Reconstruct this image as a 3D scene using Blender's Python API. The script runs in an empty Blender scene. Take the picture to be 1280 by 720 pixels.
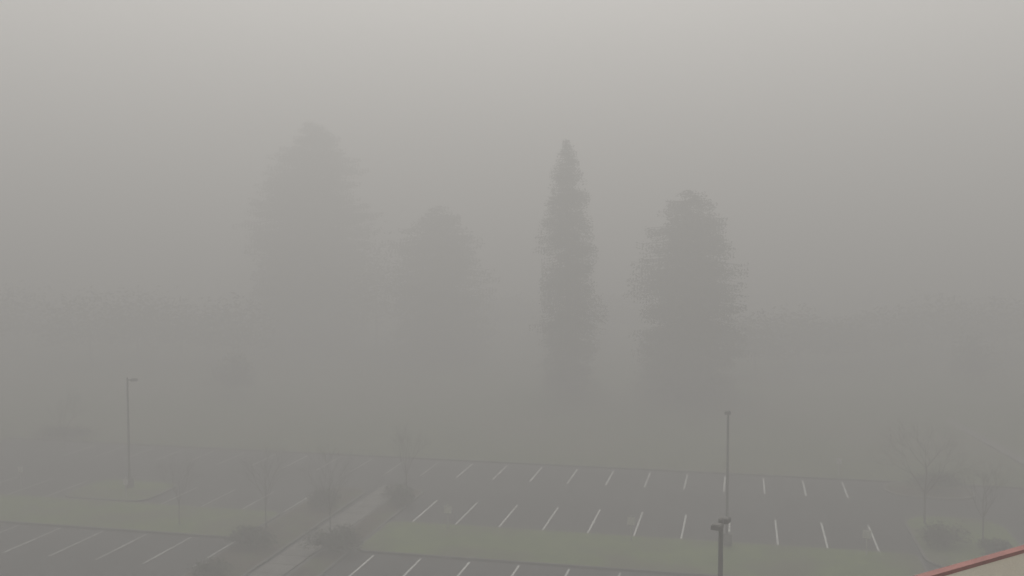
import bpy, math, random
from mathutils import Vector, Matrix
random.seed(7)
R=random.random
def U(a,b): return a+(b-a)*R()
scene=bpy.context.scene

# ---------------------------------------------------------------- materials
def mat(name,col,rough=0.85,noise=None,col2=None,bump=0.0,bscale=20,metal=0.0,extra=None,trans=0):
    m=bpy.data.materials.new(name); m.use_nodes=True
    nt=m.node_tree; b=nt.nodes['Principled BSDF']
    b.inputs['Base Color'].default_value=(*col,1); b.inputs['Roughness'].default_value=rough
    b.inputs['Metallic'].default_value=metal
    b.inputs['Specular IOR Level'].default_value=0.25
    tc=nt.nodes.new('ShaderNodeTexCoord')
    if noise:
        n=nt.nodes.new('ShaderNodeTexNoise'); n.inputs['Scale'].default_value=noise
        n.inputs['Detail'].default_value=8; n.inputs['Roughness'].default_value=0.65
        nt.links.new(tc.outputs['Object'],n.inputs['Vector'])
        r=nt.nodes.new('ShaderNodeValToRGB')
        r.color_ramp.elements[0].position=0.33; r.color_ramp.elements[1].position=0.67
        r.color_ramp.elements[0].color=(*col,1); r.color_ramp.elements[1].color=(*(col2 or col),1)
        nt.links.new(n.outputs['Fac'],r.inputs['Fac'])
        out=r.outputs['Color']
        if extra:
            n2=nt.nodes.new('ShaderNodeTexNoise'); n2.inputs['Scale'].default_value=extra[0]
            n2.inputs['Detail'].default_value=4
            nt.links.new(tc.outputs['Object'],n2.inputs['Vector'])
            r2=nt.nodes.new('ShaderNodeMapRange'); r2.inputs['From Min'].default_value=.45
            r2.inputs['From Max'].default_value=.62
            nt.links.new(n2.outputs['Fac'],r2.inputs['Value'])
            mx=nt.nodes.new('ShaderNodeMix'); mx.data_type='RGBA'
            nt.links.new(r2.outputs['Result'],mx.inputs['Factor'])
            nt.links.new(out,mx.inputs['A']); mx.inputs['B'].default_value=(*extra[1],1)
            out=mx.outputs['Result']
        nt.links.new(out,b.inputs['Base Color'])
    if bump:
        n3=nt.nodes.new('ShaderNodeTexNoise'); n3.inputs['Scale'].default_value=bscale
        n3.inputs['Detail'].default_value=6
        nt.links.new(tc.outputs['Object'],n3.inputs['Vector'])
        bp=nt.nodes.new('ShaderNodeBump'); bp.inputs['Strength'].default_value=bump
        bp.inputs['Distance'].default_value=0.05
        nt.links.new(n3.outputs['Fac'],bp.inputs['Height'])
        nt.links.new(bp.outputs['Normal'],b.inputs['Normal'])
    return m
M_grass=mat('winter_grass',(0.08,0.105,0.04),0.95,0.35,(0.125,0.155,0.065),0.8,6,extra=(0.06,(0.13,0.135,0.075)))
M_strip=mat('strip_grass',(0.10,0.15,0.045),0.95,0.9,(0.17,0.225,0.07),0.8,9,extra=(0.25,(0.12,0.13,0.07)))
M_asph=mat('asphalt',(0.042,0.041,0.042),0.8,0.25,(0.07,0.068,0.069),0.35,30,extra=(0.12,(0.052,0.051,0.052)))
M_conc=mat('concrete',(0.15,0.145,0.135),0.9,0.8,(0.25,0.24,0.225),0.3,25)
M_kerb=mat('kerb_concrete',(0.12,0.118,0.11),0.9,1.5,(0.18,0.175,0.165),0.3,25)
M_mulch=mat('bark_mulch',(0.05,0.037,0.027),0.95,3.0,(0.10,0.075,0.05),0.8,25,extra=(.5,(0.09,0.10,0.045)))
M_paint=mat('white_road_paint',(0.5,0.5,0.49),0.7,3.5,(0.84,0.84,0.82))
M_worn=mat('worn_road_paint',(0.3,0.3,0.29),0.8,2.5,(0.74,0.74,0.72))
M_pole=mat('dark_bronze_metal',(0.035,0.03,0.027),0.5,4,(0.05,0.045,0.04))
M_lens=mat('lamp_lens',(0.45,0.45,0.43),0.3,9,(0.5,0.5,0.48))
M_white=mat('sign_white',(0.78,0.78,0.76),0.5,5,(0.84,0.84,0.82))
M_galv=mat('galvanised_steel',(0.5,0.5,0.5),0.5,8,(0.62,0.62,0.6))
M_bark=mat('bark',(0.05,0.04,0.032),0.95,3,(0.09,0.075,0.06),0.6,20)
M_twig=mat('bare_twigs',(0.08,0.07,0.06),0.95,3,(0.12,0.105,0.09))
M_fir=mat('fir_foliage',(0.022,0.038,0.018),0.9,0.6,(0.05,0.07,0.032))
M_fir2=mat('cedar_foliage',(0.03,0.045,0.018),0.9,0.5,(0.06,0.075,0.035))
M_bush=mat('shrub_foliage',(0.03,0.04,0.02),0.9,1.2,(0.06,0.07,0.035))
M_far=mat('distant_foliage',(0.04,0.045,0.03),0.9,0.3,(0.07,0.07,0.045))
M_red=mat('red_metal_coping',(0.22,0.075,0.065),0.5,2.5,(0.28,0.10,0.085))
M_cream=mat('cream_stucco',(0.82,0.77,0.66),0.9,2,(0.87,0.83,0.73),0.3,60)
M_roof=mat('roof_membrane',(0.35,0.34,0.32),0.9,1.5,(0.45,0.44,0.42))

# ---------------------------------------------------------------- builder
class B:
    def __init__(s): s.v=[]; s.f=[]; s.m=[]
    def poly(s,pts,mi=0):
        n=len(s.v); s.v+= [tuple(p) for p in pts]; s.f.append(tuple(range(n,n+len(pts)))); s.m.append(mi)
    def box(s,c,d,mi=0,rz=0,tilt=0):
        n=len(s.v); mt=Matrix.Rotation(rz,3,'Z')@Matrix.Rotation(tilt,3,'Y')
        for x in(-.5,.5):
            for y in(-.5,.5):
                for z in(-.5,.5):
                    p=mt@Vector((x*d[0],y*d[1],z*d[2])); s.v.append((c[0]+p.x,c[1]+p.y,c[2]+p.z))
        for q in((0,1,3,2),(4,6,7,5),(0,4,5,1),(2,3,7,6),(0,2,6,4),(1,5,7,3)):
            s.f.append(tuple(n+i for i in q)); s.m.append(mi)
    def tube(s,p0,p1,r0,r1,k=8,mi=0,cap=False):
        p0=Vector(p0);p1=Vector(p1);d=(p1-p0)
        if d.length<1e-5:return
        d.normalize(); a=d.orthogonal().normalized(); b=d.cross(a); n=len(s.v)
        for p,r in((p0,r0),(p1,r1)):
            for i in range(k):
                t=2*math.pi*i/k; q=p+(a*math.cos(t)+b*math.sin(t))*r; s.v.append(tuple(q))
        for i in range(k):
            j=(i+1)%k; s.f.append((n+i,n+j,n+k+j,n+k+i)); s.m.append(mi)
        if cap:
            s.f.append(tuple(n+i for i in reversed(range(k)))); s.m.append(mi)
            s.f.append(tuple(n+k+i for i in range(k))); s.m.append(mi)
    def leaf(s,c,size,mi,droop=0.0):
        a=Vector((U(-1,1),U(-1,1),U(-.6,.6)-droop)); 
        if a.length<.1:a=Vector((1,0,0))
        a.normalize(); b=a.cross(Vector((U(-1,1),U(-1,1),U(-1,1)))); 
        if b.length<.05:b=a.orthogonal()
        b.normalize(); c=Vector(c); L=size*U(.7,1.3); W=L*U(.25,.5)
        s.poly([c-a*L*.5,c+b*W*.5,c+a*L*.6,c-b*W*.5],mi)
    def prism(s,outline,z0,z1,mi_side=0,mi_top=0):
        n=len(outline)
        for i in range(n):
            a=outline[i];b=outline[(i+1)%n]
            s.poly([(a[0],a[1],z0),(b[0],b[1],z0),(b[0],b[1],z1),(a[0],a[1],z1)],mi_side)
        s.poly([(p[0],p[1],z1) for p in outline],mi_top)
    def make(s,name,mats,loc=(0,0,0),rz=0,smooth=False):
        me=bpy.data.meshes.new(name); me.from_pydata(s.v,[],s.f)
        for m in mats: me.materials.append(m)
        me.polygons.foreach_set('material_index',s.m)
        if smooth: me.polygons.foreach_set('use_smooth',[True]*len(s.f))
        me.update()
        o=bpy.data.objects.new(name,me); scene.collection.objects.link(o)
        o.location=loc; o.rotation_euler=(0,0,rz); return o

def sheet(name,x0,y0,x1,y1,z,m):
    b=B(); b.poly([(x0,y0,z),(x1,y0,z),(x1,y1,z),(x0,y1,z)]); return b.make(name,[m])

# ---------------------------------------------------------------- ground
g=B()
xs=sorted(set([-1500,-900,-500]+[-320+16*i for i in range(41)]+[500,900,1500]))
ys=sorted(set([-1500,-600,-200,-60]+[0+14*i for i in range(30)]+[600,900,1500]))
idx={}
for j,y in enumerate(ys):
    for i,x in enumerate(xs):
        far=max(0,min(1,(y-86)/60)) if abs(x)<400 else 1
        z=far*(0.35*math.sin(x*.05+1)+0.35*math.sin(y*.07+x*.02))
        if y<86 : z=0
        idx[i,j]=len(g.v); g.v.append((x,y,z))
for j in range(len(ys)-1):
    for i in range(len(xs)-1):
        g.f.append((idx[i,j],idx[i+1,j],idx[i+1,j+1],idx[i,j+1])); g.m.append(0)
g.make('grass_ground',[M_grass],smooth=True)

LX0,LX1=-62,20.5
sheet('parking_lot_asphalt',LX0,18,LX1,77.7,0.006,M_asph)

def kerb_run(b,pts,w=0.16,h=0.13):
    for (ax,ay),(bx,by) in zip(pts,pts[1:]):
        L=math.hypot(bx-ax,by-ay); b.box(((ax+bx)/2,(ay+by)/2,h/2),(L,w,h),0,math.atan2(by-ay,bx-ax))
k=B()
kerb_run(k,[(LX0,77.78),(LX1-.1,77.78)]); kerb_run(k,[(LX1+.08,18),(LX1+.08,77.86)]); kerb_run(k,[(LX0-.08,18),(LX0-.08,77.86)])
k.make('lot_kerb',[M_kerb])

def rounded(x0,y0,x1,y1,r,n=6):
    out=[]
    for cx,cy,a in((x1-r,y0+r,-90),(x1-r,y1-r,0),(x0+r,y1-r,90),(x0+r,y0+r,180)):
        for i in range(n+1):
            t=math.radians(a+90*i/n); out.append((cx+r*math.cos(t),cy+r*math.sin(t)))
    return out
def island(name,x0,y0,x1,y1,r,topmat,kerb=None):
    b=B(); o=rounded(x0,y0,x1,y1,r); b.prism(o,0.0,0.13,0,0)
    i=rounded(x0+.16,y0+.16,x1-.16,y1-.16,max(.1,r-.16)); b.poly([(p[0],p[1],.137) for p in i],1)
    return b.make(name,[kerb or M_kerb,topmat])
island('grass_island',-21.2,54.0,9.6,60.2,.8,M_strip)
island('grass_island',-62,54.8,-28.4,60.6,.8,M_strip)
island('grass_island',-21.2,30.0,16,36.8,.8,M_strip)
island('planting_island',-28.2,44,-25.1,67.5,1.2,M_mulch)
island('planting_island',-22.95,44,-21.25,53.9,.7,M_mulch)
island('planting_island',-22.95,54.1,-21.25,68,.7,M_mulch)
island('planting_island',9.75,57.5,15.6,68.6,2.2,M_strip)
island('planting_island',9.6,73.4,15.6,77.6,2.0,M_mulch,M_conc)
island('grass_island',-45,60.9,-38.6,66.0,1.2,M_strip)
# footpath between islands
p=B(); y=30.0
while y<69:
    p.box((-24.05+0.012*(y-50),y+.73,.035),(1.7,1.44,.07),0); y+=1.5
p.make('footpath',[M_conc])
# painted stall lines
s=B()
def line(x,y0,y1,w=.1,mi=0): s.poly([(x-w/2,y0,.011),(x+w/2,y0,.011),(x+w/2,y1,.011),(x-w/2,y1,.011)],mi)
x=-19.83
while x<9.5:
    line(x+U(-.03,.03),60.6,65.9,.11); line(x+U(-.03,.03),48.3,53.7,.11); x+=2.735
for i in range(17):
    xx=7.0-2.735*i
    line(xx,72.4,77.0,.12,0 if xx>-22 else 1)
for i in range(11):
    xx=-28.6-2.9*i
    line(xx,49.6,54.6,.1,1)
    if not -45.2<xx<-38.2: line(xx,60.9,65.6,.1,1)
for i in range(6): line(-39.5-2.735*i,72.6,77.0,.1,1)
s.make('parking_lines',[M_paint,M_worn])
# pavement along the right side of the field
b=B(); pts=[(22.6,60),(21.9,80),(21.2,88),(19.0,104),(15,125),(8,150)]
for (ax,ay),(bx,by) in zip(pts,pts[1:]):
    L=math.hypot(bx-ax,by-ay); b.box(((ax+bx)/2,(ay+by)/2,.03),(L,.9,.3),0,math.atan2(by-ay,bx-ax))
b.make('pavement',[M_conc])

# ---------------------------------------------------------------- street lamps
def lamp(x,y,h,heads,rz,r=.085):
    b=B()
    b.tube((0,0,0),(0,0,.75),.3,.3,16,1,True)
    b.box((0,0,.77),(.42,.42,.04),0)
    b.tube((0,0,.78),(0,0,h),r,r*.72,12,0,True)
    b.tube((0,0,h),(0,0,h+.06),r*.85,r*.5,12,0,True)
    b.box((r*1.02,0,1.3),(.03,.1,.22),0)
    for sgn in heads:
        b.box((sgn*.16,0,h-.10),(.26,.07,.07),0)
        b.box((sgn*.46,0,h-.10),(.40,.34,.15),0)
        b.box((sgn*.46,0,h-.015),(.30,.26,.03),0)
        b.box((sgn*.46,0,h-.185),(.32,.27,.02),2)
    return b.make('street_lamp',[M_pole,M_conc,M_lens],(x,y,0),rz)
lamp(-.7,36.7,7.75,(1,-1),math.radians(75),.11)
lamp(-.8,59.6,7.7,(1,),math.radians(95))
lamp(-41.7,64.2,7.75,(1,),math.radians(14))

# ---------------------------------------------------------------- signs
def sign(x,y,h,rz=0,w=.42,hh=.5):
    b=B()
    b.box((0,0,h/2+.05),(.07,.05,h+.1),1)
    out=rounded(-w/2,-hh/2,w/2,hh/2,.05,3)
    zc=h-hh/2
    b.poly([(px,-.029,zc+pz) for px,pz in out],0)
    b.poly([(px,-.039,zc+pz) for px,pz in reversed(out)],0)
    for i in range(len(out)):
        a=out[i];c=out[(i+1)%len(out)]
        b.poly([(a[0],-.029,zc+a[1]),(c[0],-.029,zc+c[1]),(c[0],-.039,zc+c[1]),(a[0],-.039,zc+a[1])],0)
    for dz in(-.15,.15): b.tube((0,-.041,zc+dz),(0,-.05,zc+dz),.015,.015,6,1,True)
    return b.make('parking_sign',[M_white,M_galv],(x,y,.1),rz)
sign(-17.2,59.3,1.4,.05,.46,.46); sign(-6.2,59.2,1.4,.1,.46,.46); sign(6.75,59.4,1.4,-.1,.46,.46)
sign(-40.3,61.6,1.3,.2,.35,.4); sign(-49.6,63.2,1.3,.1,.35,.4); sign(6.9,78.6,1.3,0,.35,.4)

# ---------------------------------------------------------------- conifers
def conifer(name,x,y,h,prof,foliage,dens=1.0,leaf=.45,zb=1.5,step=.45,lean=(0,0),rz=0):
    b=B(); tr=h*.013+.08
    ph=[U(0,6.28) for _ in range(6)]
    seg=14
    for i in range(seg):
        t0=i/seg;t1=(i+1)/seg
        b.tube((lean[0]*t0,lean[1]*t0,h*t0*.99-.2),(lean[0]*t1,lean[1]*t1,h*t1*.99-.2 if i<seg-1 else h),tr*(1-t0)+.015,tr*(1-t1)+.015,8,0)
    z=zb
    while z<h*.995:
        nb=max(4,int((5+prof(z/h)*1.4)*dens))
        for _ in range(nb):
            zz=min(h*.99,max(.6,z+U(-.9,.9))); t=zz/h; rad=prof(t)
            a=U(0,6.283)
            rr=rad*(1+.12*math.sin(3*a+ph[0]+t*9)+.12*math.sin(5*a+ph[1]-t*17)+.09*math.sin(2*a+t*21+ph[2]))*U(.7,1.06)
            if R()<.02: rr*=1.1
            up=.25*(t-.35)
            d=Vector((math.cos(a),math.sin(a),0))
            base=Vector((lean[0]*t,lean[1]*t,zz))
            tip=base+d*rr+Vector((0,0,rr*(up-.18)))
            b.tube(base,tip,.02+.012*rr,.008,3,0)
            L=max(2,int(rr/.42*dens))
            for i in range(L):
                s_=(i+.6)/L
                if s_<.18 and rad>1.5: continue
                p=base.lerp(tip,s_); p.z+= -.35*rr*.22*math.sin(s_*3.14)
                w_=.16*rr*(1-s_)+.22
                side=Vector((-d.y,d.x,0))
                for _k in range(7):
                    q=p+side*U(-w_,w_)*1.6+Vector((0,0,U(-.5,.25)))
                    b.leaf(q,leaf*U(.5,1.15),1,.45)
        z+=step*U(.8,1.2)
    for i in range(14): b.leaf((lean[0]+U(-.12,.12),lean[1]+U(-.12,.12),h-U(0,.7)),.3,1,-.6)
    return b.make(name,[M_bark,foliage],(x,y,0),rz)

def w(xpix,F,off=0):   # bearing helper on the ground: returns world position for a bearing & range
    S=(xpix-640)/1300*F; c_,s_=math.cos(.2199),math.sin(.2199)
    return (S*c_-F*s_,F*c_+S*s_)
def lerp_prof(pts):
    def f(t):
        for (a,ra),(c,rc) in zip(pts,pts[1:]):
            if t<=c: return ra+(rc-ra)*(t-a)/(c-a)
        return pts[-1][1]
    return f
conifer('fir_tree',-19.0,114.3,28.2,lerp_prof([(0,3.2),(.15,3.5),(.4,3.5),(.6,3.4),(.72,2.9),(.79,2.6),(.83,2.0),(.88,2.0),(.94,1.2),(1,.2)]),M_fir,1.5,.32,lean=(-.4,0))
conifer('cedar_tree',-5.8,114.0,22.5,lerp_prof([(0,5.5),(.2,5.9),(.5,5.8),(.68,5.6),(.82,4.6),(.92,3.2),(.97,2.2),(1,.8)]),M_fir2,1.3,.36)
X,Y=w(392,170); conifer('cedar_tree',X,Y,36.0,lerp_prof([(0,9.0),(.3,10.3),(.55,10.3),(.7,9.2),(.82,7.2),(.92,4.8),(1,1.4)]),M_fir2,.95,.6,step=.6)
X,Y=w(550,150); conifer('cedar_tree',X,Y,21.8,lerp_prof([(0,7.2),(.3,7.8),(.6,7.4),(.8,6.0),(.92,4.0),(1,.9)]),M_fir2,1.0,.5,step=.5)

# broad leaf-clump masses ---------------------------------------------------
def clump_mass(b,c,rx,ry,rz,n,leaf,mi=0):
    ph=[U(0,6.28) for _ in range(4)]
    for _ in range(n):
        a=U(0,6.283); e=math.asin(U(-.25,1)); k_=(R()**.45)
        lump=1+.16*math.sin(3*a+ph[0])*math.cos(4*e+ph[1])+.12*math.sin(7*a+ph[2]+5*e)
        q=(c[0]+rx*k_*lump*math.cos(a)*math.cos(e),c[1]+ry*k_*lump*math.sin(a)*math.cos(e),c[2]+rz*k_*lump*math.sin(e))
        b.leaf(q,leaf*U(.6,1.3),mi,0)
b=B()
for xp,F,h,r in((110,140,10,7),(170,145,10,6),(225,142,9,6),(290,140,9,6),(20,150,10,8),(-60,160,9,8),(470,155,17,7),
                (945,128,8,5),(1000,136,8,5),(1050,140,6.5,5),(1110,145,7.5,6),(1180,148,9,7),(1260,148,9,7),(1340,155,9,7),
                (640,185,7,6),(760,180,7,6)):
    X,Y=w(xp,F); clump_mass(b,(X,Y,h*.4),r,r*.8,h*.62,2200,.6)
    b.tube((X,Y,-1),(X,Y,h*.6),.25,.1,6,1)
b.make('distant_tree_mass',[M_far,M_bark])

def bush(name,x,y,rx,ry,h,n=1500,z=.13,leaf=.16):
    b=B()
    for i in range(9):
        a=U(0,6.28); b.tube((0,0,0),(rx*.6*math.cos(a),ry*.6*math.sin(a),h*U(.5,.85)),.025,.008,4,1)
    for _ in range(5):
        ox,oy=U(-.45,.45)*rx,U(-.45,.45)*ry
        clump_mass(b,(ox,oy,h*.3),rx*U(.45,.65),ry*U(.45,.65),h*U(.5,.75),n//5,leaf)
    return b.make(name,[M_bush,M_bark],(x,y,z))
bush('shrub',-22.1,53.4,1.8,1.4,1.4,2800); bush('shrub',-26.9,53.2,1.8,1.6,1.3,2800)
bush('shrub',-22.0,64.2,1.4,1.7,1.2,2400); bush('shrub',-26.6,62.3,1.5,1.7,1.2,2400)
bush('shrub',-26.7,47.5,1.2,1.8,1.0)
bush('shrub',11.2,62.0,1.5,1.2,1.3,2200); bush('shrub',13.6,60.6,1.3,1,1.1,1800)
bush('hedge',12.6,75.6,2.7,1.2,1.4,3200)
X,Y=w(290,115); bush('shrub',X,Y,3.4,2.5,4.6,3500,0,.3)
X,Y=w(75,90); bush('shrub',X,Y,3.6,1.6,1.0,2500,0,.22)
X,Y=w(1220,122); bush('shrub',X,Y,3.2,2.6,6.4,3500,0,.35)

# bare deciduous trees -------------------------------------------------------
def bare(name,x,y,h,spread,z=.13,seed=1,depth=5,thin=1.0):
    rs=random.getstate(); random.seed(seed); b=B()
    def grow(p,d,L,r,n):
        q=p+d*L; mid=p+d*L*.5+Vector((U(-1,1),U(-1,1),U(-1,1)))*L*.05
        b.tube(p,mid,r,r*.85,6 if r>.02 else 3,0); b.tube(mid,q,r*.85,r*.7,6 if r>.02 else 3,0)
        if n==0: return
        kids=3 if n>1 else 4
        for i in range(kids):
            ax=d.orthogonal().normalized(); ax.rotate(Matrix.Rotation(U(0,6.283),3,d))
            nd=(d+ax*spread*U(.5,1.1)+Vector((0,0,.12))).normalized()
            grow(p.lerp(q,U(.65,1)),nd,L*U(.62,.82),r*.5,n-1)
    T=h*.28; b.tube((0,0,-.05),(0,0,T),h*.009*thin,h*.007*thin,8,0)
    for i in range(4):
        a=i*1.57+U(-.4,.4); d=Vector((math.cos(a)*spread*.7,math.sin(a)*spread*.7,1)).normalized()
        grow(Vector((0,0,T*U(.85,1))),d,h*.22,h*.0046*thin,depth-1)
    grow(Vector((0,0,T)),Vector((0,0,1)),h*.25,h*.005*thin,depth-1)
    random.setstate(rs); return b.make(name,[M_twig],(x,y,z))
bare('bare_tree',-23.2,55.6,6.2,.6,seed=3,thin=.7); bare('bare_tree',-28.0,57.2,5.6,.6,seed=4,thin=.8)
bare('bare_tree',-22.1,66.2,5.4,.55,seed=5); bare('bare_tree',-33.3,56.4,5.0,.6,seed=6,thin=.8)
bare('bare_tree',10.9,66.6,7.2,.95,seed=7,depth=6,thin=1.1); bare('bare_tree',13.4,62.7,5.6,.7,seed=8)
X,Y=w(75,84); bare('bare_tree',X,Y,5.5,.7,0,seed=9)

# ---------------------------------------------------------------- near building corner
d=Vector((.704,.71,0)); n=Vector((.71,-.704,0)); P1=Vector((1.63,9.57,0))
root=bpy.data.objects.new('cream_building',None); scene.collection.objects.link(root)
def along(a,c): v=P1+d*a+n*c; return (v.x,v.y)
A0,A1=-13,16; dz=.045
def obox(b,a0,a1,c0,c1,z0,z1,mi):
    b.prism([along(a0,c0),along(a0,c1),along(a1,c1),along(a1,c0)],z0,z1,mi,mi)
b=B(); obox(b,A0,A1,0.012,.25,0,13.8,0); obox(b,A0,A1,0.012,.075,13.802,14.76+dz,0); obox(b,A0,A1,11.7,12,0,14.74,0)
obox(b,A0,A0+.25,.26,11.69,0,14.74,0); obox(b,A1-.25,A1,.26,11.69,0,14.74,0)
o=b.make('walls',[M_cream]); o.parent=root
b=B(); obox(b,A0-.04,A1+.04,0,.085,14.765+dz,14.80+dz,0)
obox(b,A0-.04,A1+.04,11.65,12.05,14.745,14.80,0)
x=A0
while x<A1:
    obox(b,x,x+.03,-.004,.089,14.802+dz,14.808+dz,0); x+=3.0
o=b.make('red_coping',[M_red]); o.parent=root
b=B(); obox(b,A0+.26,A1-.26,.26,11.68,13.7,13.795,0); o=b.make('roof_deck',[M_roof]); o.parent=root
M_glass=mat('window_glass',(0.03,0.035,0.04),0.15)
b=B()
for fl in range(4):
    for i in range(9):
        a=A0+1.6+i*3.1; obox(b,a,a+1.6,0.0,.045,1+3.4*fl,2.6+3.4*fl,0)
o=b.make('windows',[M_glass]); o.parent=root

# ---------------------------------------------------------------- fog bank
def fogbox(size,z0,z1,dens,g_):
    b=B(); b.box((0,200,(z0+z1)/2),(size,size,z1-z0),0); fog=b.make('fog',[])
    mf=bpy.data.materials.new('fog_volume'); mf.use_nodes=True; nt=mf.node_tree; nt.nodes.clear()
    o_=nt.nodes.new('ShaderNodeOutputMaterial'); vs=nt.nodes.new('ShaderNodeVolumeScatter')
    vs.inputs['Color'].default_value=(1,1,1,1); vs.inputs['Density'].default_value=dens
    vs.inputs['Anisotropy'].default_value=g_
    nt.links.new(vs.outputs[0],o_.inputs['Volume']); fog.data.materials.append(mf)
fogbox(1300,-6,50,.0182,.14)
fogbox(1290,-5,8.5,.0068,.14)     # thicker mist lying on the ground

# ---------------------------------------------------------------- light
yaw=math.radians(12.6); el=math.radians(50)
world=bpy.data.worlds.new('World'); scene.world=world; world.use_nodes=True
nt=world.node_tree; bg=nt.nodes['Background']; sky=nt.nodes.new('ShaderNodeTexSky')
sky.sky_type='NISHITA'; sky.sun_disc=False; sky.sun_elevation=el; sky.sun_rotation=-yaw
sky.dust_density=4; sky.air_density=1.0
hs=nt.nodes.new('ShaderNodeHueSaturation'); hs.inputs['Saturation'].default_value=.0
tint=nt.nodes.new('ShaderNodeMix'); tint.data_type='RGBA'; tint.blend_type='MULTIPLY'
tint.inputs['Factor'].default_value=1; tint.inputs['B'].default_value=(1,.97,.92,1)
nt.links.new(sky.outputs[0],hs.inputs['Color']); nt.links.new(hs.outputs[0],tint.inputs['A'])
nt.links.new(tint.outputs['Result'],bg.inputs[0]); bg.inputs[1].default_value=.14
sd=bpy.data.lights.new('sun','SUN'); sd.energy=4.6; sd.angle=math.radians(30); sd.color=(1,.97,.92)
so=bpy.data.objects.new('sun',sd); scene.collection.objects.link(so)
dirv=Vector((-math.sin(yaw)*math.cos(el),math.cos(yaw)*math.cos(el),math.sin(el)))
so.rotation_euler=dirv.to_track_quat('Z','Y').to_euler()
scene.view_settings.view_transform='Standard'; scene.view_settings.look='None'; scene.view_settings.exposure=0

cam=bpy.data.cameras.new('camera'); co=bpy.data.objects.new('camera',cam); scene.collection.objects.link(co)
cam.lens=36*1300/1280; cam.clip_end=4000; cam.clip_start=.1
co.location=(0,0,17.8); co.rotation_euler=(math.radians(87),0,yaw); scene.camera=co
